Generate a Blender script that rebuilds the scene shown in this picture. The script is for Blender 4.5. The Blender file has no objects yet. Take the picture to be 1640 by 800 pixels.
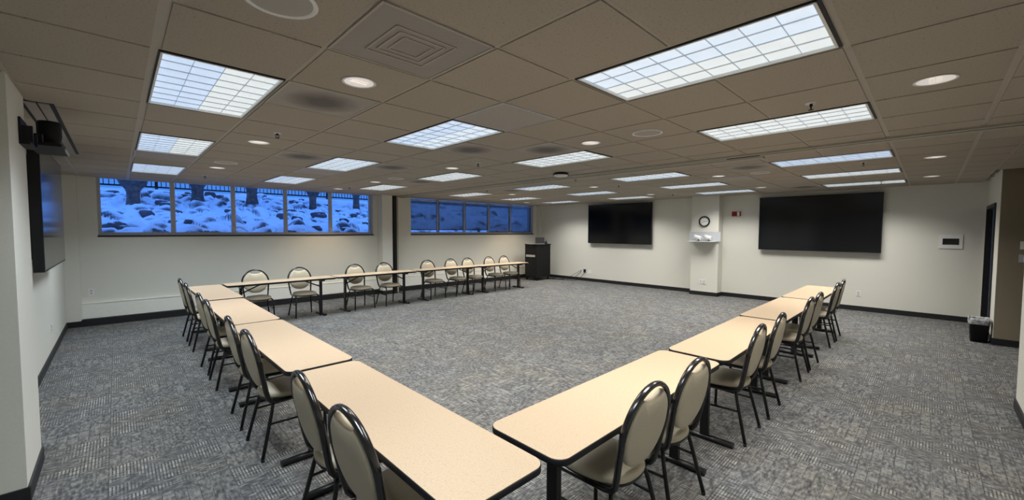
import bpy, bmesh, math, random
from mathutils import Vector, Matrix, noise
random.seed(7)
PI = math.pi
sc = bpy.context.scene
col = sc.collection

# ------------------------------------------------------------------ materials
def new_mat(name):
    m = bpy.data.materials.new(name); m.use_nodes = True
    nt = m.node_tree; nt.nodes.clear()
    out = nt.nodes.new('ShaderNodeOutputMaterial')
    b = nt.nodes.new('ShaderNodeBsdfPrincipled')
    nt.links.new(b.outputs[0], out.inputs[0])
    return m, nt, b, out

def N(nt, t, **kw):
    n = nt.nodes.new(t)
    for k, v in kw.items():
        if k.startswith('i_'):
            n.inputs[int(k[2:])].default_value = v
        else:
            setattr(n, k, v)
    return n

def mth(nt, op, a, b=None, c=None, clamp=False):
    n = nt.nodes.new('ShaderNodeMath'); n.operation = op; n.use_clamp = clamp
    for i, v in enumerate((a, b, c)):
        if v is None: continue
        if isinstance(v, (int, float)): n.inputs[i].default_value = v
        else: nt.links.new(v, n.inputs[i])
    return n.outputs[0]

def ramp(nt, fac, stops, interp='LINEAR'):
    r = nt.nodes.new('ShaderNodeValToRGB'); r.color_ramp.interpolation = interp
    e = r.color_ramp.elements
    while len(e) < len(stops): e.new(0.5)
    for i, (p, c) in enumerate(stops):
        e[i].position = p; e[i].color = (c[0], c[1], c[2], 1)
    nt.links.new(fac, r.inputs[0]); return r.outputs[0]

def simple(name, color, rough=0.6, metal=0.0, var=0.06, scale=20, bump=0.0, spec=0.5, coat=0.0):
    m, nt, b, out = new_mat(name)
    tc = N(nt, 'ShaderNodeTexCoord')
    nz = N(nt, 'ShaderNodeTexNoise'); nz.inputs['Scale'].default_value = scale; nz.inputs['Detail'].default_value = 4
    nt.links.new(tc.outputs['Object'], nz.inputs['Vector'])
    lo = tuple(max(0, c * (1 - var)) for c in color); hi = tuple(min(1, c * (1 + var)) for c in color)
    nt.links.new(ramp(nt, nz.outputs[0], [(0.3, lo), (0.7, hi)]), b.inputs['Base Color'])
    b.inputs['Roughness'].default_value = rough; b.inputs['Metallic'].default_value = metal
    b.inputs['Specular IOR Level'].default_value = spec
    b.inputs['Coat Weight'].default_value = coat
    if bump:
        bp = N(nt, 'ShaderNodeBump'); bp.inputs['Strength'].default_value = bump; bp.inputs['Distance'].default_value = 0.004
        nt.links.new(nz.outputs[0], bp.inputs['Height']); nt.links.new(bp.outputs[0], b.inputs['Normal'])
    return m

def emit(name, color, strength):
    m, nt, b, out = new_mat(name)
    tc = N(nt, 'ShaderNodeTexCoord')
    nz = N(nt, 'ShaderNodeTexNoise'); nz.inputs['Scale'].default_value = 9
    nt.links.new(tc.outputs['Object'], nz.inputs['Vector'])
    b.inputs['Base Color'].default_value = (0.8, 0.8, 0.8, 1)
    c = color
    nt.links.new(ramp(nt, nz.outputs[0], [(0.3, [x * .93 for x in c]), (0.7, c)]), b.inputs['Emission Color'])
    b.inputs['Emission Strength'].default_value = strength
    b.inputs['Roughness'].default_value = 0.4
    return m

M = {}
M['wall'] = simple('wall_paint', (0.73, 0.72, 0.65), 0.75, var=0.02, scale=60, bump=0.08)
M['wall_tan'] = simple('darkened_tan_wall', (0.26, 0.22, 0.155), 0.8, var=0.03, scale=60)  # tan lowered to put the dimness of the lampless alcove into the colour
M['base'] = simple('black_rubber_base', (0.012, 0.012, 0.014), 0.5, var=0.2)
M['black'] = simple('black_steel', (0.009, 0.009, 0.010), 0.34, var=0.15, scale=40, spec=0.4)
M['blackgloss'] = simple('black_polished_frame', (0.010, 0.009, 0.009), 0.2, var=0.1, spec=0.6, coat=0.25)
M['blackmatte'] = simple('black_plastic', (0.010, 0.010, 0.012), 0.55, var=0.15, spec=0.3)
M['charcoal'] = simple('charcoal_laminate', (0.008, 0.008, 0.009), 0.6, var=0.1, spec=0.25)
M['vinyl'] = simple('beige_vinyl', (0.56, 0.495, 0.37), 0.4, var=0.03, scale=90, bump=0.12, spec=0.4)
M['grey_metal'] = simple('grey_window_metal', (0.50, 0.50, 0.52), 0.5, metal=0.1, var=0.05)
M['dark_seal'] = simple('dark_window_seal', (0.01, 0.01, 0.015), 0.5)
M['white_metal'] = simple('heater_white', (0.90, 0.89, 0.82), 0.5, var=0.02)
M['white'] = simple('white_plastic', (0.82, 0.82, 0.8), 0.4, var=0.02)
M['lightgrey'] = simple('light_grey_board', (0.5, 0.52, 0.56), 0.5, var=0.03)
M['silver'] = simple('silver_aluminium', (0.62, 0.62, 0.62), 0.3, metal=0.9, var=0.03)
M['trackmetal'] = simple('track_paint', (0.35, 0.33, 0.26), 0.5, var=0.03)
M['tee'] = simple('ceiling_tee_paint', (0.45, 0.41, 0.355), 0.6, var=0.02)
M['plenum'] = simple('plenum_dark', (0.05, 0.045, 0.04), 0.9)
M['ventpanel'] = simple('vent_panel_grey', (0.40, 0.365, 0.33), 0.6, var=0.03)
M['speaker'] = simple('speaker_grille_grey', (0.42, 0.39, 0.36), 0.6, var=0.05, scale=200)
M['red'] = simple('red_alarm_plastic', (0.35, 0.02, 0.015), 0.35)
M['reflector'] = simple('pale_reflector', (0.85, 0.8, 0.76), 0.15, metal=0.6, var=0.1, scale=30)
M['reflector_glow'] = emit('downlight_reflector_glow', (0.95, 0.86, 0.82), 0.42)  # emission stands in for bulb light caught by the reflector
M['downlamp'] = emit('compact_lamp_glow', (1.0, 0.86, 0.74), 0.55)
M['wire'] = simple('black_cable', (0.01, 0.01, 0.012), 0.5)
M['bark'] = simple('tree_bark', (0.10, 0.085, 0.08), 0.9, var=0.5, scale=14, bump=0.9)
M['needles'] = simple('dark_foliage', (0.03, 0.045, 0.05), 0.9, var=0.5, scale=12, bump=0.8)
M['door'] = simple('black_door_paint', (0.010, 0.010, 0.011), 0.45)
M['palebrass'] = simple('pale_strike_metal', (0.8, 0.76, 0.62), 0.3, metal=0.4)

def tabletop_mat():
    m, nt, b, out = new_mat('beige_speckled_laminate')
    tc = N(nt, 'ShaderNodeTexCoord')
    n1 = N(nt, 'ShaderNodeTexNoise'); n1.inputs['Scale'].default_value = 130; n1.inputs['Detail'].default_value = 2
    nt.links.new(tc.outputs['Object'], n1.inputs['Vector'])
    c = ramp(nt, n1.outputs[0], [(0.27, (0.35, 0.25, 0.17)), (0.36, (0.475, 0.36, 0.245)), (0.64, (0.50, 0.38, 0.258)), (0.76, (0.58, 0.46, 0.34))])
    nt.links.new(c, b.inputs['Base Color'])
    b.inputs['Roughness'].default_value = 0.45; b.inputs['Specular IOR Level'].default_value = 0.22
    return m
M['laminate'] = tabletop_mat()

def tile_mat():
    m, nt, b, out = new_mat('fissured_ceiling_tile')
    tc = N(nt, 'ShaderNodeTexCoord')
    n1 = N(nt, 'ShaderNodeTexNoise'); n1.inputs['Scale'].default_value = 95; n1.inputs['Detail'].default_value = 3
    n2 = N(nt, 'ShaderNodeTexVoronoi'); n2.inputs['Scale'].default_value = 110
    for n in (n1, n2): nt.links.new(tc.outputs['Object'], n.inputs['Vector'])
    a = ramp(nt, n1.outputs[0], [(0.27, (0.24, 0.205, 0.17)), (0.38, (0.42, 0.375, 0.315)), (1, (0.46, 0.41, 0.345))])
    d = ramp(nt, n2.outputs[0], [(0.08, (0.5, 0.48, 0.45)), (0.16, (1, 1, 1))])
    mx = N(nt, 'ShaderNodeMixRGB', blend_type='MULTIPLY'); mx.inputs[0].default_value = 1
    nt.links.new(a, mx.inputs[1]); nt.links.new(d, mx.inputs[2])
    nt.links.new(mx.outputs[0], b.inputs['Base Color']); b.inputs['Roughness'].default_value = 0.95
    b.inputs['Specular IOR Level'].default_value = 0.1
    return m
M['tile'] = tile_mat()

def perforated_mat():
    m, nt, b, out = new_mat('perforated_vent_face')
    tc = N(nt, 'ShaderNodeTexCoord')
    sx = N(nt, 'ShaderNodeSeparateXYZ'); nt.links.new(tc.outputs['Object'], sx.inputs[0])
    k = 2 * PI / 0.011
    s1 = mth(nt, 'SINE', mth(nt, 'MULTIPLY', sx.outputs[0], k)); s2 = mth(nt, 'SINE', mth(nt, 'MULTIPLY', sx.outputs[1], k))
    p = mth(nt, 'MULTIPLY', s1, s2)
    c = ramp(nt, mth(nt, 'MULTIPLY_ADD', p, .5, .5), [(0.25, (0.16, 0.15, 0.14)), (0.45, (0.40, 0.365, 0.33))])
    nt.links.new(c, b.inputs['Base Color']); b.inputs['Roughness'].default_value = 0.6
    return m
M['perf'] = perforated_mat()

def vent_neck_mat():
    # shade of the round neck behind the perforations, painted into the face colour
    m, nt, b, out = new_mat('neck_shaded_vent_face')
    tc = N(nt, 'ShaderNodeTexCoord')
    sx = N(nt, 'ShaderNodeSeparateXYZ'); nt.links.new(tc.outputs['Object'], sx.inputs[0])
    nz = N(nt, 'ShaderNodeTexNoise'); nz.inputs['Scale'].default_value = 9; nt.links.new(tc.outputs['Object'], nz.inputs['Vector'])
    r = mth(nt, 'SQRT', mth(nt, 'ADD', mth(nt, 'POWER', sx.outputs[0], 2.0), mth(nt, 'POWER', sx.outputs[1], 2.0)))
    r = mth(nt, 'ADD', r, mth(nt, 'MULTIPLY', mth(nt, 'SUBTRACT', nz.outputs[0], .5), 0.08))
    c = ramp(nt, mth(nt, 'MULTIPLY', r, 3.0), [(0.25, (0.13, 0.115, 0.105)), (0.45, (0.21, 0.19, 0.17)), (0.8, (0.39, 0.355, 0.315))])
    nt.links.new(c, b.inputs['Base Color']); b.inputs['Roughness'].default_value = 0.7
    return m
M['neck_shade'] = vent_neck_mat()

def carpet_mat():
    m, nt, b, out = new_mat('grey_carpet_tile')
    tc = N(nt, 'ShaderNodeTexCoord')
    sx = N(nt, 'ShaderNodeSeparateXYZ'); nt.links.new(tc.outputs['Object'], sx.inputs[0])
    T = 0.6096
    X = mth(nt, 'DIVIDE', mth(nt, 'ADD', sx.outputs[0], 10 * T + .09), T); Y = mth(nt, 'DIVIDE', mth(nt, 'ADD', sx.outputs[1], 10 * T + .30), T)
    ix = mth(nt, 'FLOOR', X); iy = mth(nt, 'FLOOR', Y)
    fx = mth(nt, 'SUBTRACT', X, ix); fy = mth(nt, 'SUBTRACT', Y, iy)
    par = mth(nt, 'MODULO', mth(nt, 'ADD', ix, iy), 2.0)
    # u runs across the ticks, v along them: quarter-turned from tile to tile
    def mix(a, c): return mth(nt, 'ADD', mth(nt, 'MULTIPLY', a, mth(nt, 'SUBTRACT', 1.0, par)), mth(nt, 'MULTIPLY', c, par))
    u = mth(nt, 'MULTIPLY', mix(fx, fy), T); v = mth(nt, 'MULTIPLY', mix(fy, fx), T)
    row = mth(nt, 'FLOOR', mth(nt, 'DIVIDE', v, 0.061))
    fr = mth(nt, 'FRACT', mth(nt, 'DIVIDE', v, 0.061))
    bar = mth(nt, 'FLOOR', mth(nt, 'DIVIDE', u, 0.0179))
    fb = mth(nt, 'FRACT', mth(nt, 'DIVIDE', u, 0.0179))
    cmb = N(nt, 'ShaderNodeCombineXYZ'); nt.links.new(mth(nt, 'ADD', bar, mth(nt, 'MULTIPLY', ix, 37.0)), cmb.inputs[0])
    nt.links.new(mth(nt, 'ADD', row, mth(nt, 'MULTIPLY', iy, 41.0)), cmb.inputs[1])
    wn = N(nt, 'ShaderNodeTexWhiteNoise'); wn.noise_dimensions = '2D'; nt.links.new(cmb.outputs[0], wn.inputs['Vector'])
    inbar = mth(nt, 'MULTIPLY', mth(nt, 'LESS_THAN', mth(nt, 'ABSOLUTE', mth(nt, 'SUBTRACT', fb, .5)), .29),
                mth(nt, 'LESS_THAN', mth(nt, 'ABSOLUTE', mth(nt, 'SUBTRACT', fr, .5)), .455))
    # patches where the ticks show and patches of mottled loop pile
    big = N(nt, 'ShaderNodeTexNoise'); big.inputs['Scale'].default_value = 1.0; big.inputs['Detail'].default_value = 2
    cm3 = N(nt, 'ShaderNodeCombineXYZ'); nt.links.new(mth(nt, 'MULTIPLY', u, 5.0), cm3.inputs[0]); nt.links.new(mth(nt, 'MULTIPLY', row, .55), cm3.inputs[1])
    nt.links.new(mth(nt, 'ADD', mth(nt, 'MULTIPLY', ix, 3.7), mth(nt, 'MULTIPLY', iy, 11.3)), cm3.inputs[2]); nt.links.new(cm3.outputs[0], big.inputs['Vector'])
    cm2 = N(nt, 'ShaderNodeCombineXYZ'); nt.links.new(mth(nt, 'MULTIPLY', u, 22.0), cm2.inputs[0]); nt.links.new(mth(nt, 'MULTIPLY', v, 55.0), cm2.inputs[1])
    nt.links.new(mth(nt, 'ADD', ix, mth(nt, 'MULTIPLY', iy, 7.3)), cm2.inputs[2])
    st = N(nt, 'ShaderNodeTexNoise'); st.inputs['Scale'].default_value = 1.0; st.inputs['Detail'].default_value = 4
    nt.links.new(cm2.outputs[0], st.inputs['Vector'])
    fine = N(nt, 'ShaderNodeTexNoise'); fine.inputs['Scale'].default_value = 160; fine.inputs['Detail'].default_value = 2
    nt.links.new(tc.outputs['Object'], fine.inputs['Vector'])
    tick = mth(nt, 'MULTIPLY', inbar, mth(nt, 'MULTIPLY_ADD', wn.outputs[0], .5, .5))
    patch = mth(nt, 'MULTIPLY', mth(nt, 'SUBTRACT', big.outputs[0], mth(nt, 'MULTIPLY_ADD', par, .03, .42)), 6.0, clamp=True)
    tk = mth(nt, 'MULTIPLY', mth(nt, 'SUBTRACT', tick, .30), patch)
    mott = mth(nt, 'MULTIPLY', mth(nt, 'SUBTRACT', st.outputs[0], .5), mth(nt, 'MULTIPLY_ADD', patch, -.6, 1.8))
    val = mth(nt, 'ADD', mth(nt, 'MULTIPLY', tk, .78), mth(nt, 'MULTIPLY_ADD', mott, 1.0, .40))
    val = mth(nt, 'ADD', val, mth(nt, 'MULTIPLY', mth(nt, 'SUBTRACT', fine.outputs[0], .5), .32), clamp=True)
    c = ramp(nt, val, [(0.0, (0.042, 0.043, 0.046)), (0.4, (0.104, 0.105, 0.105)), (0.75, (0.215, 0.213, 0.203)), (1.0, (0.32, 0.315, 0.29))])
    hue = N(nt, 'ShaderNodeTexNoise'); hue.inputs['Scale'].default_value = 1.6; nt.links.new(tc.outputs['Object'], hue.inputs['Vector'])
    hc = ramp(nt, hue.outputs[0], [(0.35, (0.97, 0.99, 1.03)), (0.65, (1.02, 1.0, 0.96))])
    mx = N(nt, 'ShaderNodeMixRGB', blend_type='MULTIPLY'); mx.inputs[0].default_value = 1
    nt.links.new(c, mx.inputs[1]); nt.links.new(hc, mx.inputs[2])
    # seams between tiles
    def edge(f): return mth(nt, 'LESS_THAN', mth(nt, 'SUBTRACT', .5, mth(nt, 'ABSOLUTE', mth(nt, 'SUBTRACT', f, .5))), .004)
    seam = mth(nt, 'MAXIMUM', edge(fx), edge(fy))
    mx2 = N(nt, 'ShaderNodeMixRGB'); nt.links.new(mth(nt, 'MULTIPLY', seam, .3), mx2.inputs[0])
    nt.links.new(mx.outputs[0], mx2.inputs[1]); mx2.inputs[2].default_value = (0.03, 0.03, 0.03, 1)
    nt.links.new(mx2.outputs[0], b.inputs['Base Color'])
    b.inputs['Roughness'].default_value = 0.95; b.inputs['Specular IOR Level'].default_value = 0.15
    bp = N(nt, 'ShaderNodeBump'); bp.inputs['Strength'].default_value = 0.25; bp.inputs['Distance'].default_value = 0.004
    nt.links.new(val, bp.inputs['Height']); nt.links.new(bp.outputs[0], b.inputs['Normal'])
    return m
M['carpet'] = carpet_mat()

def glass_mat(name, tint, transp):
    m, nt, b, out = new_mat(name)
    nt.nodes.remove(b)
    t = N(nt, 'ShaderNodeBsdfTransparent'); t.inputs[0].default_value = (*tint, 1)
    g = N(nt, 'ShaderNodeBsdfGlossy'); g.inputs['Roughness'].default_value = 0.03
    fr = N(nt, 'ShaderNodeFresnel'); fr.inputs[0].default_value = 1.35
    mx = N(nt, 'ShaderNodeMixShader')
    nt.links.new(fr.outputs[0], mx.inputs[0])
    nt.links.new(t.outputs[0], mx.inputs[1]); nt.links.new(g.outputs[0], mx.inputs[2]); nt.links.new(mx.outputs[0], out.inputs[0])
    return m
M['glass'] = glass_mat('window_glass', (0.97, 0.98, 1.0), 1)

def shade_mat():
    m, nt, b, out = new_mat('solar_shade_cloth')
    t = N(nt, 'ShaderNodeBsdfTransparent')
    tc = N(nt, 'ShaderNodeTexCoord'); nz = N(nt, 'ShaderNodeTexNoise'); nz.inputs['Scale'].default_value = 4
    nt.links.new(tc.outputs['Object'], nz.inputs['Vector'])
    tr = N(nt, 'ShaderNodeBsdfTranslucent'); tr.inputs[0].default_value = (0.30, 0.34, 0.40, 1)
    nt.links.new(ramp(nt, nz.outputs[0], [(0.3, (0.22, 0.21, 0.20)), (0.7, (0.25, 0.24, 0.23))]), tr.inputs[0])
    df = N(nt, 'ShaderNodeBsdfDiffuse'); df.inputs[0].default_value = (0.13, 0.13, 0.13, 1)
    m1 = N(nt, 'ShaderNodeMixShader'); m1.inputs[0].default_value = 0.55
    nt.links.new(df.outputs[0], m1.inputs[1]); nt.links.new(tr.outputs[0], m1.inputs[2])
    m2 = N(nt, 'ShaderNodeMixShader'); m2.inputs[0].default_value = 0.42
    nt.links.new(m1.outputs[0], m2.inputs[1]); nt.links.new(t.outputs[0], m2.inputs[2])
    nt.links.new(m2.outputs[0], out.inputs[0])
    return m
M['shade'] = shade_mat()

def liner_mat():
    m, nt, b, out = new_mat('clear_bin_liner')
    tc = N(nt, 'ShaderNodeTexCoord'); nz = N(nt, 'ShaderNodeTexNoise'); nz.inputs['Scale'].default_value = 30
    nt.links.new(tc.outputs['Object'], nz.inputs['Vector'])
    nt.links.new(ramp(nt, nz.outputs[0], [(0.35, (0.25, 0.26, 0.27)), (0.6, (0.7, 0.72, 0.73))]), b.inputs['Base Color'])
    b.inputs['Roughness'].default_value = 0.25; b.inputs['Alpha'].default_value = 0.6
    return m
M['liner'] = liner_mat()

def snowy(name, steep_col, snow_lo, snow_hi, base_amt=0.0):
    m, nt, b, out = new_mat(name)
    geo = N(nt, 'ShaderNodeNewGeometry'); sx = N(nt, 'ShaderNodeSeparateXYZ'); nt.links.new(geo.outputs['Normal'], sx.inputs[0])
    tc = N(nt, 'ShaderNodeTexCoord'); nz = N(nt, 'ShaderNodeTexNoise'); nz.inputs['Scale'].default_value = 5; nz.inputs['Detail'].default_value = 4
    nt.links.new(tc.outputs['Object'], nz.inputs['Vector'])
    f = mth(nt, 'ADD', sx.outputs[2], mth(nt, 'MULTIPLY', mth(nt, 'SUBTRACT', nz.outputs[0], .5), .35))
    c = ramp(nt, f, [(snow_lo, steep_col), (snow_hi, (0.86, 0.88, 0.92))])
    nt.links.new(c, b.inputs['Base Color']); b.inputs['Roughness'].default_value = 0.7
    return m
M['snow'] = snowy('snow_cover', (0.09, 0.09, 0.10), 0.46, 0.68)  # steep sides darkened as bare soil and as painted shade between lumps
M['rock'] = snowy('snow_capped_rock', (0.09, 0.08, 0.085), 0.66, 0.78)

# ------------------------------------------------------------------ mesh helpers
class MB:
    def __init__(s): s.bm = bmesh.new(); s.mats = []; s.cur = 0
    def mat(s, m):
        if m not in s.mats: s.mats.append(m)
        s.cur = s.mats.index(m); return s
    def face(s, vs, smooth=False):
        try: f = s.bm.faces.new(vs)
        except ValueError: return
        f.material_index = s.cur; f.smooth = smooth
    def box(s, x0, x1, y0, y1, z0, z1, bev=0, rot=None, org=None):
        x0, x1 = sorted((x0, x1)); y0, y1 = sorted((y0, y1)); z0, z1 = sorted((z0, z1))
        P = [Vector(p) for p in ((x0, y0, z0), (x1, y0, z0), (x1, y1, z0), (x0, y1, z0), (x0, y0, z1), (x1, y0, z1), (x1, y1, z1), (x0, y1, z1))]
        if rot is not None:
            o = Vector(org) if org else Vector(((x0 + x1) / 2, (y0 + y1) / 2, (z0 + z1) / 2))
            P = [rot @ (p - o) + o for p in P]
        v = [s.bm.verts.new(p) for p in P]
        fs = []
        for q in ((0, 3, 2, 1), (4, 5, 6, 7), (0, 1, 5, 4), (1, 2, 6, 5), (2, 3, 7, 6), (3, 0, 4, 7)):
            f = s.bm.faces.new([v[i] for i in q]); f.material_index = s.cur; fs.append(f)
        if bev:
            es = list({e for f in fs for e in f.edges})
            r = bmesh.ops.bevel(s.bm, geom=es, offset=bev, segments=2, affect='EDGES', profile=.7)
            for f in r['faces']: f.material_index = s.cur
        return s
    def tube(s, pts, r, n=10, ry=None, closed=False, up=None, cap=True):
        """sweep an ellipse (r across, ry along 'up') along the points"""
        pts = [Vector(p) for p in pts]; ry = ry or r; rings = []; L = len(pts)
        ref = Vector(up) if up else None; prev = None
        for i, p in enumerate(pts):
            if closed: t = (pts[(i + 1) % L] - pts[i - 1])
            else: t = pts[min(i + 1, L - 1)] - pts[max(i - 1, 0)]
            t.normalize()
            if ref is not None:
                b = ref - t * ref.dot(t)
                if b.length < 1e-4: b = prev if prev else t.orthogonal()
            else:
                b = (prev - t * prev.dot(t)) if prev is not None else t.orthogonal()
            b.normalize(); prev = b; a = t.cross(b)
            rings.append([s.bm.verts.new(p + a * (r * math.cos(2 * PI * k / n)) + b * (ry * math.sin(2 * PI * k / n))) for k in range(n)])
        for i in range(L if closed else L - 1):
            A, B = rings[i], rings[(i + 1) % L]
            for k in range(n): s.face([A[k], A[(k + 1) % n], B[(k + 1) % n], B[k]], True)
        if not closed and cap:
            s.face(rings[0][::-1]); s.face(rings[-1])
        return s
    def cyl(s, c0, c1, r0, r1=None, n=24, smooth=True):
        r1 = r0 if r1 is None else r1
        c0, c1 = Vector(c0), Vector(c1); t = (c1 - c0).normalized(); b = t.orthogonal().normalized(); a = t.cross(b)
        A = [s.bm.verts.new(c0 + a * (r0 * math.cos(2 * PI * k / n)) + b * (r0 * math.sin(2 * PI * k / n))) for k in range(n)]
        B = [s.bm.verts.new(c1 + a * (r1 * math.cos(2 * PI * k / n)) + b * (r1 * math.sin(2 * PI * k / n))) for k in range(n)]
        for k in range(n): s.face([A[k], A[(k + 1) % n], B[(k + 1) % n], B[k]], smooth)
        s.face(A[::-1]); s.face(B); return s
    def lathe(s, prof, c=(0, 0, 0), n=32, smooth=True):
        c = Vector(c); rings = []
        for r, z in prof:
            if r < 1e-5: rings.append([s.bm.verts.new(c + Vector((0, 0, z)))])
            else: rings.append([s.bm.verts.new(c + Vector((r * math.cos(2 * PI * k / n), r * math.sin(2 * PI * k / n), z))) for k in range(n)])
        for A, B in zip(rings, rings[1:]):
            for k in range(n):
                k2 = (k + 1) % n
                if len(A) == 1 and len(B) == 1: continue
                if len(A) == 1: s.face([A[0], B[k], B[k2]], smooth)
                elif len(B) == 1: s.face([A[k], B[0], A[k2]], smooth)
                else: s.face([A[k], B[k], B[k2], A[k2]], smooth)
        return s
    def prism(s, outline, z0, z1, fn=None, smooth=False):
        fn = fn or (lambda p: p)
        A = [s.bm.verts.new(fn(Vector((x, y, z0)))) for x, y in outline]; B = [s.bm.verts.new(fn(Vector((x, y, z1)))) for x, y in outline]
        n = len(A)
        for k in range(n): s.face([A[k], A[(k + 1) % n], B[(k + 1) % n], B[k]], smooth)
        s.face(A[::-1]); s.face(B); return s
    def pad(s, outline, prof, fn, cen):
        """rings of the outline scaled about cen; prof = [(scale, height)]"""
        cx, cy = cen; rings = []
        for sc_, h in prof:
            rings.append([s.bm.verts.new(fn(Vector((cx + (x - cx) * sc_, cy + (y - cy) * sc_, h)))) for x, y in outline])
        n = len(outline)
        for A, B in zip(rings, rings[1:]):
            for k in range(n): s.face([A[k], A[(k + 1) % n], B[(k + 1) % n], B[k]], True)
        for R_, h, flip in ((rings[0], prof[0][1], True), (rings[-1], prof[-1][1], False)):
            c = s.bm.verts.new(fn(Vector((cx, cy, h))))
            for k in range(n):
                q = [R_[k], R_[(k + 1) % n], c]
                s.face(q[::-1] if flip else q, True)
        return s
    def build(s, name, parent=None, loc=None, recalc=True):
        if recalc: bmesh.ops.recalc_face_normals(s.bm, faces=s.bm.faces)
        me = bpy.data.meshes.new(name); s.bm.to_mesh(me); s.bm.free()
        for m in s.mats: me.materials.append(m)
        o = bpy.data.objects.new(name, me); col.objects.link(o)
        if parent: o.parent = parent
        if loc: o.location = loc
        return o
def mb(m): return MB().mat(M[m])

def tag(o, label=None, cat=None, group=None, kind=None):
    if label: o['label'] = label
    if cat: o['category'] = cat
    if group: o['group'] = group
    if kind: o['kind'] = kind
    return o
def empty(name, loc=(0, 0, 0), rz=0.0):
    o = bpy.data.objects.new(name, None); col.objects.link(o); o.location = loc; o.rotation_euler = (0, 0, rz); o.empty_display_size = .1
    return o
def copy_tree(o, parent=None):
    c = o.copy(); col.objects.link(c)
    if parent: c.parent = parent
    for ch in list(o.children): copy_tree(ch, c)
    return c
def struct(o): o['kind'] = 'structure'; return o
ORD = ['first', 'second', 'third', 'fourth', 'fifth', 'sixth', 'seventh', 'eighth', 'ninth', 'tenth']

# ------------------------------------------------------------------ dimensions (metres, camera above the origin)
CAMZ = 1.678
H = 2.589                 # ceiling
XW, YW = 11.30, 10.20     # wall with screens, wall with windows
LW, PX = -0.656, -0.44    # left wall, left pillar face
RY = -0.62                # right-hand wall near the camera
SILL = 1.56

# ------------------------------------------------------------------ room shell
f = mb('carpet').box(-2.0, XW + .3, -3.3, YW + .25, -.12, 0).build('floor'); struct(f)

w = mb('wall')                                   # window wall
w.box(-.95, XW + .3, YW, YW + .3, 0, SILL - .005)
w.box(-.95, -.235, YW, YW + .3, SILL - .005, 2.75)
w.box(4.83, 5.94, YW, YW + .3, SILL - .005, 2.75)
w.box(10.98, XW + .3, YW, YW + .3, SILL - .005, 2.75)
struct(w.build('wall_north'))
struct(mb('wall').box(4.944, 5.225, 9.91, YW, 0, H + .01).build('trim_1'))   # column between the windows
struct(mb('wall').box(-.656, -.47, 10.12, YW, 0, H + .01).build('trim_2'))   # corner chase
struct(mb('wall').box(11.16, XW, 10.05, YW, 0, H + .01).build('trim_3'))
w = mb('wall').box(XW, XW + .3, -.70, YW, 0, 2.75); struct(w.build('wall_east'))
struct(mb('wall').box(11.0, XW, 3.775, 4.46, 0, H + .01).build('trim_4'))    # pillar with clock
w = mb('wall').box(LW - .3, LW, 4.42, YW, 0, 2.75); struct(w.build('wall_west'))
w = mb('wall').box(-1.9, PX, 3.80, 4.44, 0, H + .01); struct(w.build('trim_5'))  # left pillar
w = mb('wall').box(-1.9, -1.7, RY - .2, 3.8, 0, 2.75); struct(w.build('wall_behind_left'))
w = mb('wall').box(-1.9, 6.10, RY - .2, RY, 0, 2.75)
w.box(5.98, 6.10, -3.2, RY - .2, 0, 2.75)
struct(w.build('wall_south'))
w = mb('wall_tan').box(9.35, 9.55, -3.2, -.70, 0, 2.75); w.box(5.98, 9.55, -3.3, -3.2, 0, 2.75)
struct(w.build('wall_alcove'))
w = mb('wall').box(9.36, 9.87, -.85, -.695, 0, 2.75); w.box(9.87, 11.22, -.85, -.695, 2.14, 2.75); w.box(11.22, XW + .3, -.85, -.695, 0, 2.75)
struct(w.build('wall_doorway'))
# door
d = empty('door_1', (10.5, -.72, 0)); struct(d)
fr = mb('door'); fr.box(-.63, -.57, -.03, .045, 0, 2.14); fr.box(.66, .72, -.03, .045, 0, 2.14); fr.box(-.57, .66, -.03, .045, 2.08, 2.14)
fr.build('door_frame', d)
dl = mb('door').box(-.57, .66, -.10, -.055, .005, 2.08)
dl.box(-.47, .03, -.056, -.05, .25, 1.95); dl.box(.08, .56, -.056, -.05, .25, 1.95)
dl.build('door_panel', d)
mb('palebrass').box(-.50, -.44, -.055, -.04, 1.0, 1.16).tube([(-.47, -.04, 1.06), (-.47, .0, 1.06), (-.36, .0, 1.06)], .01).build('door_handle', d)

# baseboards
def bbx(name, *boxes):
    b = mb('base')
    for q in boxes: b.box(*q, bev=.003)
    struct(b.build(name))
bbx('baseboard_east', (XW - .012, XW + .02, -.70, 3.775, 0, .1), (XW - .012, XW + .02, 4.46, YW, 0, .1),
    (10.988, 11.01, 3.763, 4.472, 0, .1), (10.988, XW, 3.763, 3.778, 0, .1), (10.988, XW, 4.457, 4.472, 0, .1))
bbx('baseboard_west', (LW - .01, LW + .012, 4.44, 10.12, 0, .1), (-1.72, PX + .012, 3.788, 3.81, 0, .1), (PX - .02, PX + .012, 3.79, 4.452, 0, .1), (LW, PX, 4.438, 4.452, 0, .1))
bbx('baseboard_north', (-.656, -.47, 10.108, 10.13, 0, .1), (-.48, 4.944, 10.10, YW + .01, 0, .12), (4.932, 5.237, 9.898, 9.92, 0, .1), (4.932, 4.95, 9.9, YW, 0, .1), (5.22, 5.237, 9.9, YW, 0, .1), (5.225, 11.16, 10.10, YW + .01, 0, .12))
bbx('baseboard_south', (-1.7, 6.112, RY - .01, RY + .012, 0, .1), (6.09, 6.112, -3.2, RY, 0, .1))
bbx('baseboard_alcove', (9.338, 9.36, -3.2, -.70, 0, .1), (9.34, 9.87, -.70, -.683, 0, .1))

# ------------------------------------------------------------------ ceiling
T = .6096
GX, GY, GX2 = .170, .325, 6.205
lights = [(c, r) for r in range(4) for c in range(6)]
LX = [GX, GX + 3 * T, GX + 6 * T, GX2, GX2 + 3 * T, GX2 + 6 * T]
LY = [GY, GY + 4 * T, GY + 8 * T, GY + 12 * T]
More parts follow.
